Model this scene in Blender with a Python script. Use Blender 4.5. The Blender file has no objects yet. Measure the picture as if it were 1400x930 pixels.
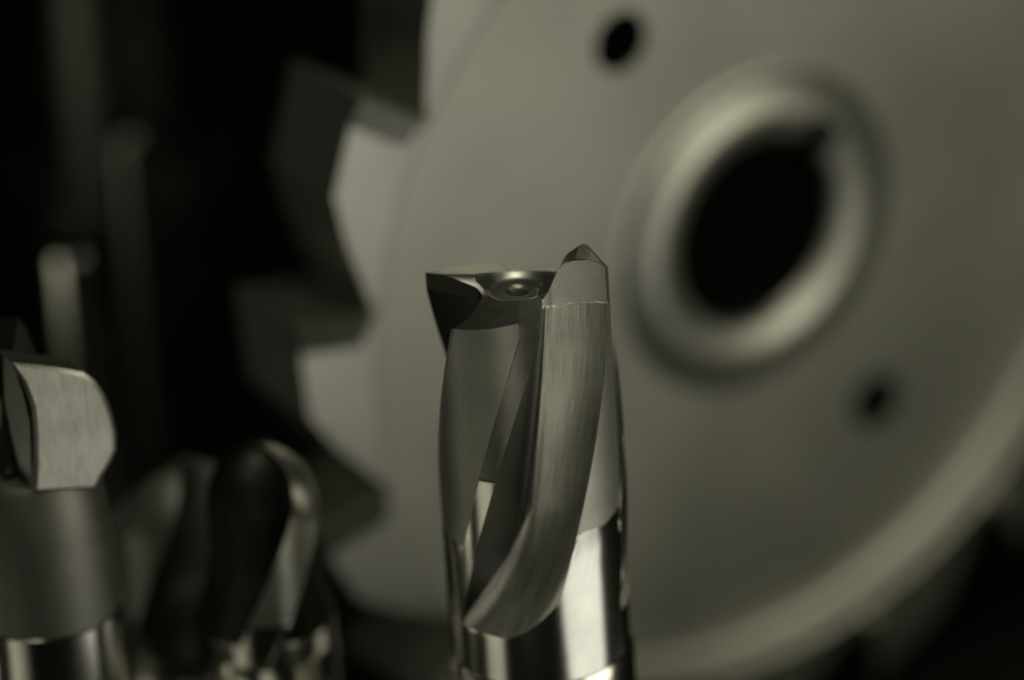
import bpy, bmesh, math, random
import numpy as np
from mathutils import Matrix, Vector

random.seed(7)
MM = 0.001
S = bpy.context.scene
COL = S.collection
rad = math.radians

# ------------------------------------------------------------------ camera
cam_d = bpy.data.cameras.new('camera')
cam = bpy.data.objects.new('camera', cam_d)
COL.objects.link(cam)
cam_d.lens = 100.0
cam_d.sensor_fit = 'HORIZONTAL'
cam_d.sensor_width = 23.6
cam_d.clip_start = 0.01
cam_d.clip_end = 50.0
PITCH, ROLL = rad(26.0), rad(2.4)
u0 = Vector((0, math.sin(PITCH), math.cos(PITCH)))
bk = Vector((0, -math.cos(PITCH), math.sin(PITCH)))
r0 = Vector((1, 0, 0))
rt = r0 * math.cos(ROLL) - u0 * math.sin(ROLL)
up = r0 * math.sin(ROLL) + u0 * math.cos(ROLL)
cam.matrix_world = Matrix(((rt.x, up.x, bk.x, 0), (rt.y, up.y, bk.y, 0),
                           (rt.z, up.z, bk.z, 0.33969), (0, 0, 0, 1)))
cam_d.dof.use_dof = True
cam_d.dof.focus_distance = 0.495
cam_d.dof.aperture_fstop = 5.0
cam_d.dof.aperture_blades = 0
S.camera = cam

# ------------------------------------------------------------------ world and lamps
world = bpy.data.worlds.new('World')
S.world = world
world.use_nodes = True
wb = world.node_tree.nodes['Background']
wb.inputs[0].default_value = (0.9, 1.0, 0.72, 1)
wb.inputs[1].default_value = 0.004
TINT = (1.0, 0.97, 0.75)


def area_lamp(name, loc, target, sx, sy, watts, color=TINT, spread=180):
    ld = bpy.data.lights.new(name, 'AREA')
    ld.shape = 'RECTANGLE'
    ld.size, ld.size_y = sx * MM, sy * MM
    ld.energy = watts
    ld.color = color
    ld.spread = rad(spread)
    o = bpy.data.objects.new(name, ld)
    COL.objects.link(o)
    o.location = Vector(loc) * MM
    d = (Vector(target) - Vector(loc))
    o.rotation_euler = d.to_track_quat('-Z', 'Y').to_euler()
    return o


area_lamp('bench_light_panel', (172, 362, 4), (172, 362, 500), 180, 150, 0.095, color=(1.0, 0.98, 0.88))
area_lamp('added_bench_fill', (98, 500, 4), (98, 500, 500), 40, 44, 0.002)  # added fill, puts reflected stripes on the back tools
area_lamp('left_light_panel', (-105, 385, 30), (0, 455, 60), 50, 70, 0.0011, spread=70)
area_lamp('near_left_fill', (-26, 335, 84), (4, 455, 116), 40, 60, 0.0012, spread=60)  # added fill to brighten the rake face of the main mill
area_lamp('rear_left_fill', (-195, 465, 10), (-60, 580, 90), 70, 70, 0.020)  # added fill for the stripes on the rear shanks
area_lamp('left_fill', (-240, 480, 190), (-10, 480, 90), 120, 120, 0.0045)  # added fill to lift the tooth lands and flute run-out
area_lamp('softbox_lamp', (310, 330, 150), (10, 520, 85), 220, 200, 0.37)
area_lamp('overhead_lamp', (10, 420, 620), (30, 540, 60), 140, 110, 0.42)
area_lamp('front_lamp', (-127, 230, 396), (0, 460, 90), 110, 110, 0.09)

S.view_settings.view_transform = 'Standard'
S.view_settings.look = 'None'
S.view_settings.gamma = 1
S.view_settings.exposure = 0
S.view_settings.use_curve_mapping = False
S.cycles.use_denoising = True
S.cycles.max_bounces = 8


# ------------------------------------------------------------------ materials
def new_mat(name):
    m = bpy.data.materials.new(name)
    m.use_nodes = True
    nt = m.node_tree
    b = nt.nodes['Principled BSDF']
    return m, nt, b


def steel(name, col=0.5, rough=0.3, streak=None, streak_amt=0.3, bump=0.0, mottle=0.12,
          mottle_scale=180, metallic=1.0, tint=(1.0, 0.99, 0.90), rough_var=0.06, coords='Object', aniso=0.0):
    """Tool steel.  streak = (sx, sy, sz) noise stretch in mm^-1 along the grinding lines."""
    m, nt, b = new_mat(name)
    N, L = nt.nodes, nt.links
    b.inputs['Metallic'].default_value = metallic
    b.inputs['Anisotropic'].default_value = aniso
    if aniso:
        tg = N.new('ShaderNodeTangent')
        tg.direction_type = 'UV_MAP'
        tg.uv_map = 'UVMap'
        L.new(tg.outputs['Tangent'], b.inputs['Tangent'])
    tc = N.new('ShaderNodeTexCoord')
    n1 = N.new('ShaderNodeTexNoise')
    n1.inputs['Scale'].default_value = mottle_scale
    n1.inputs['Detail'].default_value = 5
    L.new(tc.outputs['Object'], n1.inputs['Vector'])
    base = N.new('ShaderNodeMapRange')
    base.inputs['From Min'].default_value = 0.3
    base.inputs['From Max'].default_value = 0.7
    base.inputs['To Min'].default_value = 1 - mottle
    base.inputs['To Max'].default_value = 1 + mottle
    L.new(n1.outputs['Fac'], base.inputs['Value'])
    val = base.outputs['Result']
    rough_in = val
    if streak:
        mp = N.new('ShaderNodeMapping')
        mp.inputs['Scale'].default_value = streak
        L.new(tc.outputs[coords], mp.inputs['Vector'])
        n2 = N.new('ShaderNodeTexNoise')
        n2.inputs['Scale'].default_value = 1.0
        n2.inputs['Detail'].default_value = 6
        n2.inputs['Roughness'].default_value = 0.65
        L.new(mp.outputs['Vector'], n2.inputs['Vector'])
        r2 = N.new('ShaderNodeMapRange')
        r2.inputs['From Min'].default_value = 0.25
        r2.inputs['From Max'].default_value = 0.75
        r2.inputs['To Min'].default_value = 1 - streak_amt
        r2.inputs['To Max'].default_value = 1 + streak_amt
        L.new(n2.outputs['Fac'], r2.inputs['Value'])
        mul = N.new('ShaderNodeMath')
        mul.operation = 'MULTIPLY'
        L.new(val, mul.inputs[0])
        L.new(r2.outputs['Result'], mul.inputs[1])
        val = mul.outputs['Value']
        if bump:
            bp = N.new('ShaderNodeBump')
            bp.inputs['Strength'].default_value = bump
            bp.inputs['Distance'].default_value = 0.00004
            L.new(n2.outputs['Fac'], bp.inputs['Height'])
            L.new(bp.outputs['Normal'], b.inputs['Normal'])
        rough_in = r2.outputs['Result']
    sc = N.new('ShaderNodeMixRGB')
    sc.blend_type = 'MULTIPLY'
    sc.inputs['Fac'].default_value = 1
    sc.inputs['Color1'].default_value = (col * tint[0], col * tint[1], col * tint[2], 1)
    L.new(val, sc.inputs['Color2'])
    L.new(sc.outputs['Color'], b.inputs['Base Color'])
    rr = N.new('ShaderNodeMapRange')
    rr.inputs['From Min'].default_value = 0.6
    rr.inputs['From Max'].default_value = 1.4
    rr.inputs['To Min'].default_value = max(0.02, rough - rough_var)
    rr.inputs['To Max'].default_value = rough + rough_var
    L.new(rough_in, rr.inputs['Value'])
    L.new(rr.outputs['Result'], b.inputs['Roughness'])
    return m


M_FLUTE = steel('ground_flute', 0.6, 0.44, (7.0, 0.16, 1), 0.5, 0.9, aniso=0.6, coords='UV', rough_var=0.08)
M_GASH = steel('gash_face', 0.55, 0.55, aniso=0.7, streak=(3.0, 2.0, 1), streak_amt=0.12, bump=0.2, coords='UV')
M_HEEL = steel('shade_heel_wall', 0.09, 0.42, (5.0, 0.3, 1), 0.25, 0.3, coords='UV')  # shade of the flute hollow put into the steel colour
M_LAND = steel('matte_land', 0.42, 0.5, (2.0, 1.2, 1), 0.12, 0.15, coords='UV', mottle=0.08)
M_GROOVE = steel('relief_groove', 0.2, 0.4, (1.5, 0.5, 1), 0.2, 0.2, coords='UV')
M_END = steel('end_face', 0.6, 0.38, (900, 900, 900), 0.15, 0.2)
M_SHANK = steel('polished_shank', 0.72, 0.17, (3.0, 0.05, 1), 0.06, 0.06, coords='UV', mottle=0.08, rough_var=0.04)
M_DISC = steel('satin_cutter_steel', 0.50, 0.48, mottle=0.15, mottle_scale=26, rough_var=0.05)
M_HUB = steel('turned_hub_steel', 0.44, 0.46, mottle=0.08, mottle_scale=40)
M_BORE = steel('shade_black_bore', 0.012, 0.8, mottle=0.2, metallic=0.0)  # near-black colour stands in for shade inside bore, keyway and pin holes
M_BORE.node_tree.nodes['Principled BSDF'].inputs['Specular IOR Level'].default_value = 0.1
M_TOOTH = steel('ground_tooth_steel', 0.55, 0.38, mottle=0.08, mottle_scale=60)
M_BLACKOX = steel('dark_oxide_steel', 0.16, 0.36, mottle=0.2, mottle_scale=120)
M_FACET = steel('bright_ground_facet', 0.62, 0.36, (2600, 2600, 300), 0.22, 0.4)
M_FROST = steel('frosted_steel', 0.27, 0.55, mottle=0.08)
M_BLACK = steel('black_flute', 0.05, 0.5, mottle=0.2)  # plain near-black for ball mill flutes and rear tool ends
M_EDGE = steel('bright_edge', 0.85, 0.32, mottle=0.08)
M_SATIN = steel('satin_shank', 0.34, 0.28, mottle=0.06)

# dark bench top
M_TABLE, nt, b = new_mat('dark_bench')
n1 = nt.nodes.new('ShaderNodeTexNoise')
n1.inputs['Scale'].default_value = 60
n1.inputs['Detail'].default_value = 6
tc = nt.nodes.new('ShaderNodeTexCoord')
nt.links.new(tc.outputs['Object'], n1.inputs['Vector'])
cr = nt.nodes.new('ShaderNodeValToRGB')
cr.color_ramp.elements[0].color = (0.004, 0.004, 0.003, 1)
cr.color_ramp.elements[1].color = (0.012, 0.012, 0.010, 1)
nt.links.new(n1.outputs['Fac'], cr.inputs['Fac'])
nt.links.new(cr.outputs['Color'], b.inputs['Base Color'])
b.inputs['Roughness'].default_value = 0.8
b.inputs['Specular IOR Level'].default_value = 0.05


# ------------------------------------------------------------------ helpers
def empty(name, loc, label, cat, group=None):
    o = bpy.data.objects.new(name, None)
    COL.objects.link(o)
    o.location = Vector(loc) * MM
    o.empty_display_size = 0.01
    o['label'] = label
    o['category'] = cat
    if group:
        o['group'] = group
    return o


def mesh_obj(name, verts, faces, mat, parent=None, smooth=True, angle=28, uvs=None, label=None):
    """verts in mm; uvs per vertex (mm)"""
    me = bpy.data.meshes.new(name)
    me.from_pydata([(v[0] * MM, v[1] * MM, v[2] * MM) for v in verts], [], faces)
    if uvs is not None:
        uv = me.uv_layers.new(name='UVMap')
        li = np.empty(len(me.loops), dtype=np.int32)
        me.loops.foreach_get('vertex_index', li)
        uv.data.foreach_set('uv', np.asarray(uvs, dtype=np.float32)[li].ravel())
    me.materials.append(mat)
    if smooth:
        me.shade_smooth()
        me.set_sharp_from_angle(angle=rad(angle))
    me.validate()
    o = bpy.data.objects.new(name, me)
    COL.objects.link(o)
    if parent:
        o.parent = parent
    if label:
        o['label'] = label
    return o


def lathe(profile, n=128, a0=0.0, a1=360.0):
    """profile list of (r, z) in mm; returns verts, faces, uvs"""
    full = abs(a1 - a0 - 360) < 1e-6
    cols = n if full else n + 1
    V, Fc, U = [], [], []
    for i in range(cols):
        a = rad(a0 + (a1 - a0) * i / n)
        for (r, z) in profile:
            V.append((r * math.cos(a), r * math.sin(a), z))
            U.append((math.degrees(a) * 0.17, z))
    k = len(profile)
    for i in range(n):
        j = (i + 1) % cols
        for p in range(k - 1):
            Fc.append((i * k + p, i * k + p + 1, j * k + p + 1, j * k + p))
    return V, Fc, U


def sstep(a, b, x):
    t = np.clip((x - a) / (b - a), 0, 1)
    return t * t * (3 - 2 * t)


# ------------------------------------------------------------------ bench (setting)
bench = mesh_obj('bench_top', [(-700, 100, 0), (700, 100, 0), (700, 1500, 0), (-700, 1500, 0),
                               (-700, 100, -30), (700, 100, -30), (700, 1500, -30), (-700, 1500, -30)],
                 [(0, 1, 2, 3), (7, 6, 5, 4), (0, 4, 5, 1), (1, 5, 6, 2), (2, 6, 7, 3), (3, 7, 4, 0)], M_TABLE, smooth=False)
bench['kind'] = 'structure'
bench['label'] = 'near black matte bench top under the tools'


# ------------------------------------------------------------------ fluted end mill generator
def end_mill(root, H, R, nfl, th0, helix, land_r, edge_r, groove, heel, flute_ctl, ztop, z_gash,
             z_groove, z_land, z_run0, zend, R_shank, z_step, R_lower, ball=0.0, dz=0.14,
             ncol=(44, 16, 84), cap=True, gash_shift=0.2, primary=(0, 0.0), body_label=None,
             mats=None, relief=0.0):
    """Axis at root origin, z=0 of the tool (end plane) at height H.  Angles: theta from the
    viewer side (-Y) towards +X, in degrees.  Profile repeats every 360/nfl."""
    mats = mats or (M_LAND, M_GROOVE, M_FLUTE, M_GASH, M_SHANK, M_END)
    pitch = 360.0 / nfl
    gw = groove[1] - groove[0]
    n1, n2, n3 = ncol
    prof, kind, targ = [], [], []
    # land
    for i in range(n1):
        t = i / (n1 - 1)
        a = groove[0] * t
        r = land_r + (edge_r - land_r) * max(0.0, 1 - a / max(primary[0], 1e-3)) if primary[0] else land_r
        if i == 0:
            r = edge_r
        prof.append((r * R, a)); kind.append(0); targ.append(a)
    # groove
    if n2:
        for i in range(n2):
            t = i / (n2 - 1)
            a = groove[0] + 0.25 + (gw - 0.25) * t
            d = groove[2]
            prof.append((d * R, a)); kind.append(1); targ.append(a)
    # flute: cubic bezier from heel to next edge
    def pc(r, a):
        return np.array([r * R * math.sin(rad(a)), r * R * math.cos(rad(a))])
    P0, P3 = pc(*heel), pc(edge_r, pitch - 0.01)
    if flute_ctl[0] == 'rib':               # one helical blade standing proud of a round core
        curve = [pc(flute_ctl[1], heel[1] + 2 + (pitch - heel[1] - 4) * i / (n3 - 3)) for i in range(n3 - 2)]
        curve = [P0] + curve + [P3]
    elif len(flute_ctl) == 2:
        P1, P2 = pc(*flute_ctl[0]), pc(*flute_ctl[1])
        curve = []
        for i in range(n3):
            t = i / (n3 - 1)
            curve.append((1 - t) ** 3 * P0 + 3 * (1 - t) ** 2 * t * P1 + 3 * (1 - t) * t * t * P2 + t ** 3 * P3)
    else:                                   # straight wall, small fillet, nearly flat rake side
        Q, fr = pc(*flute_ctl[0][:2]), flute_ctl[0][2] * R
        A1 = Q + (P0 - Q) / np.linalg.norm(P0 - Q) * fr
        B1 = Q + (P3 - Q) / np.linalg.norm(P3 - Q) * fr
        na, nb_ = int(n3 * 0.22), int(n3 * 0.2)
        curve = [P0 + (A1 - P0) * i / na for i in range(na)]
        for i in range(nb_):
            t = i / nb_
            curve.append((1 - t) ** 2 * A1 + 2 * t * (1 - t) * Q + t * t * B1)
        nc_ = n3 - na - nb_
        dr = (P3 - B1) / np.linalg.norm(P3 - B1)
        side = np.array([dr[1], -dr[0]])
        for i in range(nc_):
            t = i / (nc_ - 1)
            curve.append(B1 + (P3 - B1) * t + side * (0.05 * R * 4 * t * (1 - t)))
    for i in range(n3):
        q = curve[i]
        t = i / (n3 - 1)
        prof.append((math.hypot(q[0], q[1]), math.degrees(math.atan2(q[0], q[1])))); kind.append(2)
        targ.append(heel[1] + (pitch - heel[1]) * t)
    K = len(prof)
    pr = np.array([p[0] for p in prof] * nfl)
    pa = np.array([p[1] + pitch * s for s in range(nfl) for p in prof])
    ta = np.array([a + pitch * s for s in range(nfl) for a in targ])
    kd = np.array(kind * nfl)
    sec = np.repeat(np.arange(nfl), K)
    fl_t = np.array([(max(0, i - (K - n3)) / (n3 - 1)) for i in range(K)] * nfl)
    NC = len(pr)
    # arc coordinate for uv
    xy = np.stack([pr * np.sin(np.radians(pa)), pr * np.cos(np.radians(pa))], 1)
    arc = np.concatenate([[0], np.cumsum(np.linalg.norm(np.diff(xy, axis=0), axis=1))])
    rng = np.random.RandomState(3)
    wob = np.convolve(rng.randn(NC + 40), np.ones(14) / 14, 'same')[20:20 + NC] * 0.45
    zl = np.array([z_land[s % len(z_land)] for s in sec]) + wob
    zeng = np.array([zend(t) for t in fl_t])

    def ring(z):
        """z array (NC,) -> x, f arrays"""
        zt = np.minimum(z, z_gash)
        th = th0 + helix * zt
        r = pr.copy()
        a = pa.copy()
        # groove run out
        tg = sstep(z_groove + 0.25, z_groove - 0.25, z)
        # groove slowly fades
        r = np.where(kd == 1, r + (R_shank - r) * tg, r)
        # land end
        tl = sstep(-26.0, -32.0, z)
        r = np.where(kd == 0, r + (R_shank - r) * tl, r)
        x = r * np.sin(np.radians(a + th)); f = r * np.cos(np.radians(a + th))
        # flute run out
        tt = np.clip((z_run0 - z) / (z_run0 - zeng), 0, 1)
        tt = np.where(kd == 2, tt ** 1.6, 0)
        # heel edge / rake edge stay on the ground land until the land ends
        xs = R_shank * np.sin(np.radians(ta + th)); fs = R_shank * np.cos(np.radians(ta + th))
        x = x * (1 - tt) + xs * tt; f = f * (1 - tt) + fs * tt
        # gash: rake side of the flute ground back near the end
        if gash_shift:
            g = sstep(z_gash - 0.05, z_gash + 0.12, z) * (kd == 2) * sstep(0.30, 0.34, fl_t) * gash_shift
            tp = np.radians(pitch * (sec + 1) + th)
            x = x + g * np.cos(tp); f = f - g * np.sin(tp)
        if ball:
            s = np.sqrt(np.clip(1 - ((np.maximum(z, -ball) + ball) / ball) ** 2, 0.0004, 1))
            x = x * s; f = f * s
        return x, f

    # per column top
    if ball:
        zt = np.full(NC, 0.0)
    else:
        zt = np.full(NC, 0.0)
        for _ in range(14):
            x, f = ring(zt)
            zt = 0.5 * zt + 0.5 * ztop(x, f)
    ZR = min(-6.0, -ball)
    nu = 70 if not ball else 60
    Z = []
    if ball:
        for s in np.linspace(0, 1, nu):
            Z.append(np.full(NC, -ball * (1 - math.cos(s * math.pi / 2)) - 1e-3))
        ZR = -ball
    else:
        for s in np.linspace(0, 1, nu):
            Z.append(zt + (ZR - zt) * s)
    z_end = min(z_step + 0.01, float(zeng.min()) - 1.0)
    nr = int((ZR - z_end) / dz)
    for s in range(1, nr + 1):
        Z.append(np.full(NC, ZR + (z_end - ZR) * s / nr))
    Z = np.array(Z)
    NR = len(Z)
    X = np.zeros_like(Z); Fr = np.zeros_like(Z)
    for i in range(NR):
        X[i], Fr[i] = ring(Z[i])
    # face classes
    groups = {}
    zc = 0.5 * (Z[:-1] + Z[1:])
    for j in range(NC):
        j2 = (j + 1) % NC
        k0, k1 = kd[j], kd[j2]
        s = sec[j]
        for i in range(NR - 1):
            z = zc[i, j]
            if k0 == 0 and k1 == 0:
                g = ('land', s) if z > zl[j] else ('neck', 0)
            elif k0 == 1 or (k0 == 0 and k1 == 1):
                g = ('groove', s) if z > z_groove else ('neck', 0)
            elif k0 == 0 and k1 == 2:
                g = ('flute', s) if z > zeng[j2] else ('neck', 0)
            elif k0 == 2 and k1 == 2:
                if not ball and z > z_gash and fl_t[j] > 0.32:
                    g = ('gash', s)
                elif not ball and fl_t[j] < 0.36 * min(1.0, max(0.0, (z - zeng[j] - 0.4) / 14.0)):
                    g = ('heel', s)  # wall and part of the root fillet get the painted shade
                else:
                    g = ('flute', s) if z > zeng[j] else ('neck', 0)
            else:
                g = ('land', (s + 1) % nfl) if z > zl[j2] else ('neck', 0)
            groups.setdefault(g, []).append((i, j))
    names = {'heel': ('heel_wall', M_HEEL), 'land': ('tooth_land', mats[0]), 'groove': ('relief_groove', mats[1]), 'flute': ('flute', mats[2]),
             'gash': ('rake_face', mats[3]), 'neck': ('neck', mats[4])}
    for g, cells in groups.items():
        idx = {}
        V, U, Fc = [], [], []
        def vid(i, j, wrap=False):
            key = (i, j, wrap)
            if key not in idx:
                idx[key] = len(V)
                V.append((X[i, j], -Fr[i, j], H + Z[i, j]))
                U.append((arc[j] if not wrap else arc[-1] + 0.1, Z[i, j]))
            return idx[key]
        for (i, j) in cells:
            j2 = (j + 1) % NC
            w = j2 == 0
            Fc.append((vid(i, j), vid(i + 1, j), vid(i + 1, j2, w), vid(i, j2, w)))
        nm, mt = names[g[0]]
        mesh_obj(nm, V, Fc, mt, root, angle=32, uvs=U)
    # end cap
    if cap and not ball:
        lam = np.concatenate([np.linspace(1, 0.5, 70), np.linspace(0.5, 0.02, 60)[1:]])
        V, Fc = [], []
        for l in lam:
            x, f = X[0] * l, Fr[0] * l
            z = ztop(x, f)
            if l == 1:
                z = Z[0]
            for j in range(NC):
                V.append((x[j], -f[j], H + z[j]))
        for q in range(len(lam) - 1):
            for j in range(NC):
                j2 = (j + 1) % NC
                Fc.append((q * NC + j, q * NC + j2, (q + 1) * NC + j2, (q + 1) * NC + j))
        mesh_obj('end_face', V, Fc, mats[5], root, angle=35)
    # shank
    prof = [(R_shank, H + z_end), (R_shank, H + z_step), (R_lower - 0.25, H + z_step - 0.02), (R_lower, H + z_step - 0.35)]
    for q in range(1, 9):
        prof.append((R_lower, H + z_step - 0.35 - (H + z_step - 1.5) * q / 8))
    prof += [(R_lower - 0.7, 0.35), (R_lower - 1.2, 0.0), (0.01, 0.0)]
    V, Fc, U = lathe(prof, 200)
    mesh_obj('shank', V, Fc, mats[4], root, angle=40, uvs=U)
    return root


# ---- the end mill in focus -------------------------------------------------------------
PXMM = 11.864
T_A = np.array([0, 2.0, 3.6, 4.2, 4.8, 5.3, 5.9, 7.0, 8.6, 10.2, 10.9, 12.5])
T_Z = np.array([-1.5, -1.3, -0.5, 0.4, 1.8, 2.8, 3.5, 3.8, 3.8, 3.4, 2.4, 1.0])


def ztop_main(x, f):
    front = 0.25 + 0.10 * x + 0.13 * np.minimum(0, x)
    back = 1.1 + 0.30 * np.minimum(f, 0) - 0.06 * np.minimum(x, 0)
    w = sstep(-3, 1.5, f)
    z = back * (1 - w) + front * w
    rho = np.hypot(x + 0.1, f + 0.2)
    bowl = -0.75 + 1.15 * sstep(2.9, 5.0, rho) + 1.2 * sstep(4.95, 5.8, rho)
    z = np.where(rho < 5.8, np.minimum(z, bowl), z)
    z = np.where(rho < 1.7, z - 3.0 * sstep(1.3, 1.1, rho) - 0.25 * sstep(1.6, 1.3, rho), z)
    a = x * 0.958 + f * 0.286
    d = x * 0.286 - f * 0.958
    dd = np.clip(d, 0, 2.6)
    t = np.minimum(np.interp(a, T_A, T_Z) + 0.3 * dd, 3.8 + 0.3 * dd - 1.1 * np.maximum(0, np.abs(a - 7.5) - (2.6 - 0.9 * dd)))
    t = t - np.maximum(0, d - 2.6) * 2.2
    z = np.where((a > 2.6) & (d > -2.6), np.maximum(z, t), z)
    w2 = sstep(1.6, 2.4, a) * sstep(5.2, 4.4, a) * sstep(-3.0, -2.2, d) * sstep(2.0, 0.6, d)
    z = z * (1 - w2) + np.minimum(z, t) * w2
    return z


mill = empty('end_mill', (0.94, 452.15, 0), 'sharp bright end mill in focus, standing upright in front of the big disc cutter', 'end mill',
             'end mills standing on the bench')
mill.rotation_euler = (0, rad(-1.3), 0)
# lean about the foot: shift the foot so that the tip stays where it is
mill.location.x += math.sin(rad(1.3)) * 0.126
R0 = 128 / PXMM
end_mill(mill, 126.16, R0, 3, 76.0, 1.72, 0.975, 1.0, (46, 57, 1.045), (1.045, 57.5),
         ((0.35, 80, 0.16),), ztop_main, -1.5, -20.0, (-28.0, -29.0, -30.0), -26.0,
         lambda t: -41.0 + 5.0 * max(0.0, (t - 0.45) / 0.55) ** 2, R0 * 1.005, -47.0, R0 * 1.03)

# ---- small ball nosed mill with the s-shaped edge --------------------------------------
bm_ = empty('ball_nose_mill', (-32.26, 472.94, 0), 'dark round-nosed end mill with one bright S-shaped helical edge', 'end mill',
            'end mills standing on the bench')
end_mill(bm_, 96.5, 8.7, 1, 52, 3.0, 0.985, 1.0, (32, 35, 1.0), (0.99, 36), ('rib', 0.72),
         None, 99, -21, (-21,), -14, lambda t: -24, 8.75, -27, 8.8, ball=8.7, dz=0.3, ncol=(28, 6, 130), gash_shift=0,
         mats=(M_EDGE, M_EDGE, M_BLACK, M_GASH, M_SHANK, M_END))

# ---- blurred ball mill half hidden behind the tipped cutter ----------------------------
bm2 = empty('ball_nose_mill', (-43.4, 494.0, 0), 'blurred round-nosed mill with a soft grey top, half behind the tipped cutter', 'end mill',
            'end mills standing on the bench')
end_mill(bm2, 83.0, 9.1, 2, -60, 2.6, 0.97, 1.0, (60, 66, 1.0), (0.95, 67), ((0.45, 85), (0.36, 172)),
         None, 99, -18, (-19, -19), -14, lambda t: -24, 9.1, -27, 9.1, ball=9.1, dz=0.4, ncol=(24, 8, 40), gash_shift=0,
         mats=(M_FROST, M_FROST, M_BLACK, M_GASH, M_SATIN, M_END))


# ---- cutter with the bright D-shaped tip, at the left edge ------------------------------
def extrude(poly, d0, d1, bev=0.0, lean=0.0):
    """poly in (x, z) mm, extruded along -y (towards the viewer) from d0 to d1; bev chamfers the front rim."""
    n = len(poly)
    cx = sum(p[0] for p in poly) / n
    cz = sum(p[1] for p in poly) / n
    def ins(k):
        out = []
        for i in range(n):
            p0, p1, p2 = poly[i - 1], poly[i], poly[(i + 1) % n]
            e1 = Vector((p1[0] - p0[0], p1[1] - p0[1])).normalized()
            e2 = Vector((p2[0] - p1[0], p2[1] - p1[1])).normalized()
            nn = Vector((-(e1.y + e2.y), e1.x + e2.x))
            nn.normalize()
            if nn.dot(Vector((cx - p1[0], cz - p1[1]))) < 0:
                nn = -nn
            out.append((p1[0] + nn.x * k, p1[1] + nn.y * k))
        return out
    rings = [(poly, d0), (poly, d1 - bev * 0.5)]
    if bev:
        rings.append((ins(bev), d1))
    V, Fc = [], []
    for (pl, d) in rings:
        V += [(p[0], -d + lean * (p[1] - cz), p[1]) for p in pl]
    for q in range(len(rings) - 1):
        for i in range(n):
            j = (i + 1) % n
            Fc.append((q * n + i, q * n + j, (q + 1) * n + j, (q + 1) * n + i))
    Fc.append(tuple(range((len(rings) - 1) * n, len(rings) * n)))
    Fc.append(tuple(reversed(range(n))))
    return V, Fc


def fix_normals(o):
    bm = bmesh.new()
    bm.from_mesh(o.data)
    bmesh.ops.recalc_face_normals(bm, faces=bm.faces)
    bm.to_mesh(o.data)
    bm.free()


tip = empty('tipped_cutter', (-57.92, 459.73, 0), 'frosted round cutter with a bright brushed D-shaped tip at the left edge', 'milling cutter')
HT = 114.32
K2 = 11.59
AZ = 28


def tp(px, py):
    x = (px / K2 - 7.2 * math.sin(rad(AZ))) / math.cos(rad(AZ))
    return (x, HT + (505 - py + 5.08 * (7.2 - x * math.sin(rad(AZ)))) / (K2 * 0.899))


outline = [(2, 503), (55, 511), (90, 519), (104, 531), (114, 550), (120, 575), (122, 600), (119, 622), (109, 640), (96, 658), (86, 673),
           (8, 673), (13, 640), (18, 600), (20, 562), (12, 530)]
po = [tp(*p) for p in outline]
V, Fc = extrude(po, 3.4, 7.5, 0.5, 0.10)
tipplate = mesh_obj('cutting_tip', V, Fc, M_FACET, tip, smooth=True, angle=15)
fix_normals(tipplate)
tipplate.rotation_euler = (0, 0, rad(AZ))
nose = [tp(p[0] * 1.0 + (3 if p[0] > 60 else -20 if p[0] < 30 else 0), p[1] + 14) for p in outline]
V, Fc = extrude(nose, -0.5, 3.35, 0.0, 0.10)
nose_o = mesh_obj('tip_seat', V, Fc, M_BLACKOX, tip, smooth=True, angle=15)
fix_normals(nose_o)
nose_o.rotation_euler = (0, 0, rad(AZ))
z672 = HT - (634 - 505) / (K2 * 0.899)
prof = [(0.01, z672 + 0.9), (5.0, z672 + 0.7), (7.2, z672 + 0.2), (7.9, z672 - 0.8), (8.7, z672 - 7), (9.2, z672 - 13), (9.35, z672 - 19.0)]
V, Fc, U = lathe(prof, 120)
mesh_obj('frosted_holder', V, Fc, M_FROST, tip, uvs=U)
prof = [(9.35, z672 - 19.0), (9.5, z672 - 19.2), (9.5, z672 - 40), (9.5, z672 - 70), (9.5, 1.0), (8.6, 0), (0.01, 0)]
V, Fc, U = lathe(prof, 120)
mesh_obj('shank', V, Fc, M_SHANK, tip, uvs=U)
jaw_px = [(-70, 484), (-6, 492), (1, 505), (9, 530), (15, 562), (13, 600), (9, 640), (3, 668), (-10, 695), (-38, 742), (-70, 770)]
nj = len(jaw_px)
V, Fc = [], []
for lay in range(2):
    for p in jaw_px:
        x, z = p[0] / K2, HT + (505 - p[1] + 5.08 * 5.5) / (K2 * 0.899)
        V.append((x, -(6.5 + 1.15 * x if lay else -6.0), z))
for i in range(nj):
    j = (i + 1) % nj
    Fc.append((i, j, nj + j, nj + i))
Fc.append(tuple(range(nj, 2 * nj)))
Fc.append(tuple(reversed(range(nj))))
jaw = mesh_obj('clamping_jaw', V, Fc, M_BLACKOX, tip, smooth=False)
fix_normals(jaw)


# ---- blurred round tools at the back left -----------------------------------------------
def round_tool(name, loc, prof, label, cat, mat, hole=2.0):
    o = empty(name, loc, label, cat, 'round tools at the back left')
    V, Fc, U = lathe(prof, 96)
    mesh_obj('shank', V, Fc, mat, o, uvs=U)
    zt = prof[0][1]
    r1 = prof[0][0]
    V, Fc, U = lathe([(0.01, zt - 3), (hole * 0.8, zt - 2.2), (hole, zt), (r1, zt)], 64)
    mesh_obj('end_face', V, Fc, M_BLACK, o)
    return o


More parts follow.
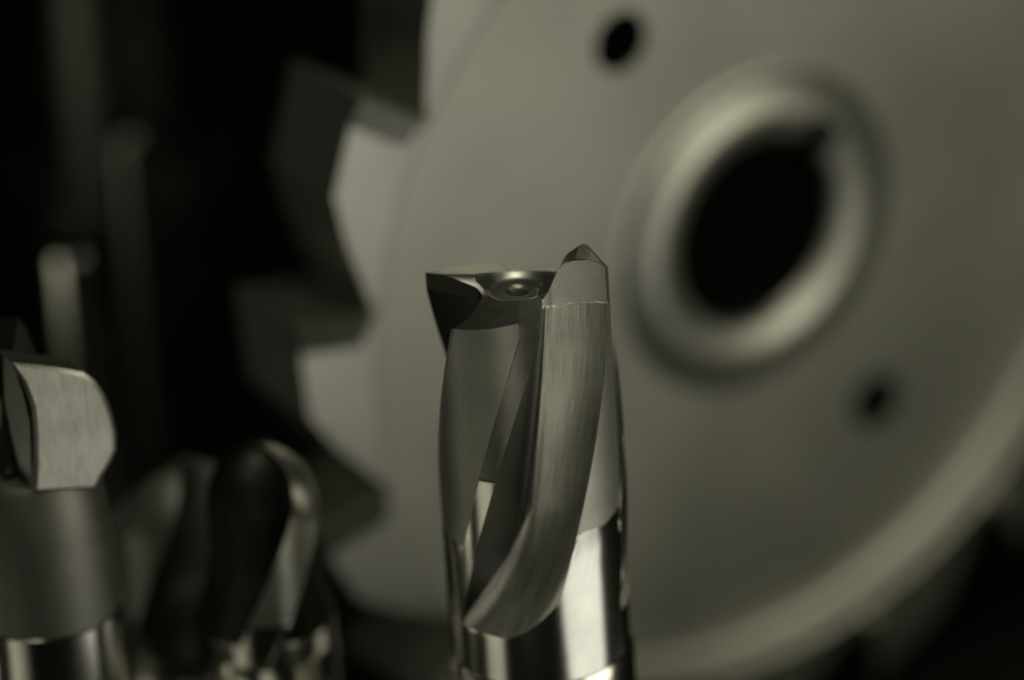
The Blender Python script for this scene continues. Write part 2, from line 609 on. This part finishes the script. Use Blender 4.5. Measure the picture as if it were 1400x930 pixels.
round_tool('tool_shank', (-62.9, 573.6, 0), [(5.35, 78.6), (5.5, 78.6 - 0.15), (5.5, 50), (5.5, 20), (6.2, 18), (6.2, 0.6), (5.6, 0), (0.01, 0)],
           'polished round shank with a bright stripe behind the tipped cutter', 'tool shank', M_SHANK)
round_tool('tool_shank', (-57.2, 613.0, 0), [(3.6, 79.5), (3.75, 79.5 - 0.15), (3.75, 60), (3.75, 15), (6, 13), (6, 0.6), (5.4, 0), (0.01, 0)],
           'taller dim round shank at the back left with a faint stripe', 'tool shank', M_SATIN)
round_tool('arbor', (-63, 650, 0), [(13.3, 168), (13.5, 167.8), (13.5, 120), (13.5, 60), (18, 58), (18, 4), (17, 0), (0.01, 0)],
           'tall dark arbor, barely visible, in the upper left corner', 'arbor', M_BLACKOX, 4.0)

# ------------------------------------------------------------------ side milling cutter
disc = bpy.data.objects.new('side_milling_cutter', None)
COL.objects.link(disc)
disc.empty_display_size = 0.02
disc['label'] = 'large out-of-focus grey toothed disc cutter with a keyed centre hole'
disc['category'] = 'milling cutter'
nz = Vector((0.57270344, -0.8193236, -0.02682548)).normalized()
uy = Vector((0.0375241, -0.00648809, 0.99927466)).normalized()
ux = uy.cross(nz).normalized()
uy = nz.cross(ux)
dc = Vector((35.013, 560.81, 82.04)) * MM
disc.matrix_world = Matrix(((ux.x, uy.x, nz.x, dc.x), (ux.y, uy.y, nz.y, dc.y), (ux.z, uy.z, nz.z, dc.z), (0, 0, 0, 1)))

RIM = 5.2          # rim face above the web
BACK = -9.8
RR = 68.3
ROOT = 69.0
HOLES = [(42.4, 125.0), (42.4, -55.0)]
HR = 4.4


def ring_with_holes(z, r_in, r_out, holes, hr, n_hole=40, n_out=192):
    """flat annulus with round holes (mm), triangulated by bmesh."""
    bm = bmesh.new()
    edges = []
    def loop(cx, cy, r, n):
        vs = [bm.verts.new((cx + r * math.cos(2 * math.pi * i / n), cy + r * math.sin(2 * math.pi * i / n), z)) for i in range(n)]
        for i in range(n):
            edges.append(bm.edges.new((vs[i], vs[(i + 1) % n])))
    loop(0, 0, r_out, n_out)
    loop(0, 0, r_in, 128)
    for (hr_, ha) in holes:
        loop(hr_ * math.cos(rad(ha)), hr_ * math.sin(rad(ha)), hr, n_hole)
    bmesh.ops.triangle_fill(bm, use_beauty=True, use_dissolve=False, edges=edges)
    bm.verts.ensure_lookup_table()
    V = [tuple(v.co) for v in bm.verts]
    bm.verts.index_update()
    Fc = [tuple(v.index for v in f.verts) for f in bm.faces]
    bm.free()
    # all faces towards +z
    out = []
    for f in Fc:
        a, b_, c = [Vector(V[i]) for i in f[:3]]
        out.append(f if (b_ - a).cross(c - a).z > 0 else tuple(reversed(f)))
    return V, out


HUB_R = 23.5
V, Fc = ring_with_holes(0.0, HUB_R + 1.8, RR - 1.6, HOLES, HR)
web = mesh_obj('web', V, Fc, M_DISC, disc, smooth=False)
# hole walls
for (hr_, ha) in HOLES:
    cx, cy = hr_ * math.cos(rad(ha)), hr_ * math.sin(rad(ha))
    prof = [(HR, 0), (HR, BACK + 5.0)]
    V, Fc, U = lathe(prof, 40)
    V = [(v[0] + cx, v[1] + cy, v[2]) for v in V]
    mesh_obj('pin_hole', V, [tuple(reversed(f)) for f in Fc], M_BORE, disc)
# rim: cove, wall, rim face, outer, back
prof = [(RR - 1.6, 0.0)]
for q in range(1, 9):
    a = q / 8 * math.pi / 2
    prof.append((RR - 1.6 + 1.3 * math.sin(a), 1.3 - 1.3 * math.cos(a)))
prof += [(RR - 0.25, RIM - 0.4), (RR, RIM - 0.1), (RR + 0.2, RIM), (ROOT, RIM)]
V, Fc, U = lathe(prof, 256)
rim = mesh_obj('rim', V, [tuple(reversed(f)) for f in Fc], M_DISC, disc)
prof = [(ROOT, RIM), (ROOT, BACK), (RR, BACK), (RR - 2, BACK + 5)]
V, Fc, U = lathe(prof, 128)
mesh_obj('rim_back', V, [tuple(reversed(f)) for f in Fc], M_DISC, disc)
V, Fc = ring_with_holes(BACK + 5.0, 15.0, RR - 2.0, HOLES, HR)
mesh_obj('back_face', V, [tuple(reversed(f)) for f in Fc], M_DISC, disc, smooth=False)
# hub with keyed bore
HUBZ = 2.6
BR = 14.0
KA, KW, KD = 52.0, 10.0, 4.6       # keyway angle, half width (deg), depth


def bore_r(adeg, base):
    d = (adeg - KA + 180) % 360 - 180
    return base + KD if abs(d) < KW else base


nb = 360
angs = [i * 360 / nb for i in range(nb)]
rings = []
prof_h = [(HUB_R + 1.8, 0.0, 0), (HUB_R + 0.7, 0.06, 0), (HUB_R + 0.2, 0.3, 0), (HUB_R - 0.1, 0.7, 0),
          (HUB_R - 0.6, 1.05, 0), (HUB_R - 3.6, HUBZ - 0.25, 0), (HUB_R - 4.2, HUBZ - 0.06, 0), (HUB_R - 4.7, HUBZ, 0),
          (BR + 4.0, HUBZ, 0), (BR + 3.4, HUBZ - 0.1, 0), (BR + 0.9, HUBZ - 1.15, 0), (BR + 0.3, HUBZ - 1.6, 0), (BR, HUBZ - 2.6, 0)]
V, Fc = [], []
k = len(prof_h)
for adeg in angs:
    for (r, z, b_) in prof_h:
        rr = r
        if abs((adeg - KA + 180) % 360 - 180) < KW and r < BR + KD:
            rr, z = BR + KD, HUBZ
        V.append((rr * math.cos(rad(adeg)), rr * math.sin(rad(adeg)), z))
for i in range(nb):
    j = (i + 1) % nb
    for p in range(k - 1):
        Fc.append((i * k + p, j * k + p, j * k + p + 1, i * k + p + 1))
hub = mesh_obj('hub', V, Fc, M_HUB, disc, angle=40)
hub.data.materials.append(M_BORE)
for pi, pl in enumerate(hub.data.polygons):          # keyway flanks take the near-black colour that stands for shade
    ins = {abs((angs[v // k] - KA + 180) % 360 - 180) < KW for v in pl.vertices}
    if len(ins) == 2:
        pl.material_index = 1
V, Fc = [], []
zs = [HUBZ - 2.6, -2, -4, BACK + 5]
for adeg in angs:
    rr = bore_r(adeg, BR)
    for q, z in enumerate(zs):
        if q == 0 and rr > BR:
            z = HUBZ
        V.append((rr * math.cos(rad(adeg)), rr * math.sin(rad(adeg)), z))
k = len(zs)
for i in range(nb):
    j = (i + 1) % nb
    for p in range(k - 1):
        Fc.append((i * k + p, j * k + p, j * k + p + 1, i * k + p + 1))
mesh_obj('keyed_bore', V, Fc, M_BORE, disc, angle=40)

# teeth: one shared mesh, sixteen objects
NT = 16
PT = 360.0 / NT
A0 = 150.4


def pol(r, a):
    return (r * math.cos(rad(a)), r * math.sin(rad(a)))


tooth_out = [pol(69.4, 0.05), pol(81.8, 0.0), pol(80.7, 3.0), pol(79.5, 9.8)]
# heel, then rounded gullet foot of the next tooth
tooth_out += [pol(75.5, 14.6), pol(70.2, PT - 1.4), pol(69.3, PT - 0.7), pol(ROOT, PT - 0.02)]
arcn = 6
tooth_out += [pol(ROOT, PT * (1 - (q + 1) / (arcn + 1))) for q in range(arcn)] + [pol(ROOT, 0.0)]
nt_ = len(tooth_out)
V = [(p[0], p[1], RIM) for p in tooth_out] + [(p[0], p[1], BACK) for p in tooth_out]
Fc = [tuple(range(nt_)), tuple(reversed(range(nt_, 2 * nt_)))]
for i in range(nt_):
    j = (i + 1) % nt_
    Fc.append((i, i + nt_, j + nt_, j))
t0 = mesh_obj('tooth', V, Fc, M_TOOTH, disc, smooth=False)
fix_normals(t0)
# raised side land: wedge behind the side cutting edge
q0, q1 = pol(70.2, 0.05), pol(81.8, 0.02)
q2, q3 = pol(80.72, 2.98), pol(71.2, 3.6)
WZ = RIM + 0.004
V = [(q0[0], q0[1], WZ), (q1[0], q1[1], WZ), (q2[0], q2[1], WZ), (q3[0], q3[1], WZ),
     (q0[0], q0[1], WZ + 1.5), (q1[0], q1[1], WZ + 1.5), (q2[0], q2[1], WZ + 0.1), (q3[0], q3[1], WZ + 0.1)]
Fc = [(3, 2, 1, 0), (4, 5, 6, 7), (0, 1, 5, 4), (1, 2, 6, 5), (2, 3, 7, 6), (3, 0, 4, 7)]
w0 = mesh_obj('side_land', V, Fc, M_TOOTH, t0, smooth=False)
fix_normals(w0)
for q in range(NT):
    if q == 0:
        t, w = t0, w0
    else:
        t = t0.copy(); COL.objects.link(t); t.parent = disc
        w = w0.copy(); COL.objects.link(w); w.parent = t
    t.rotation_euler = (0, 0, rad(A0 + PT * q))
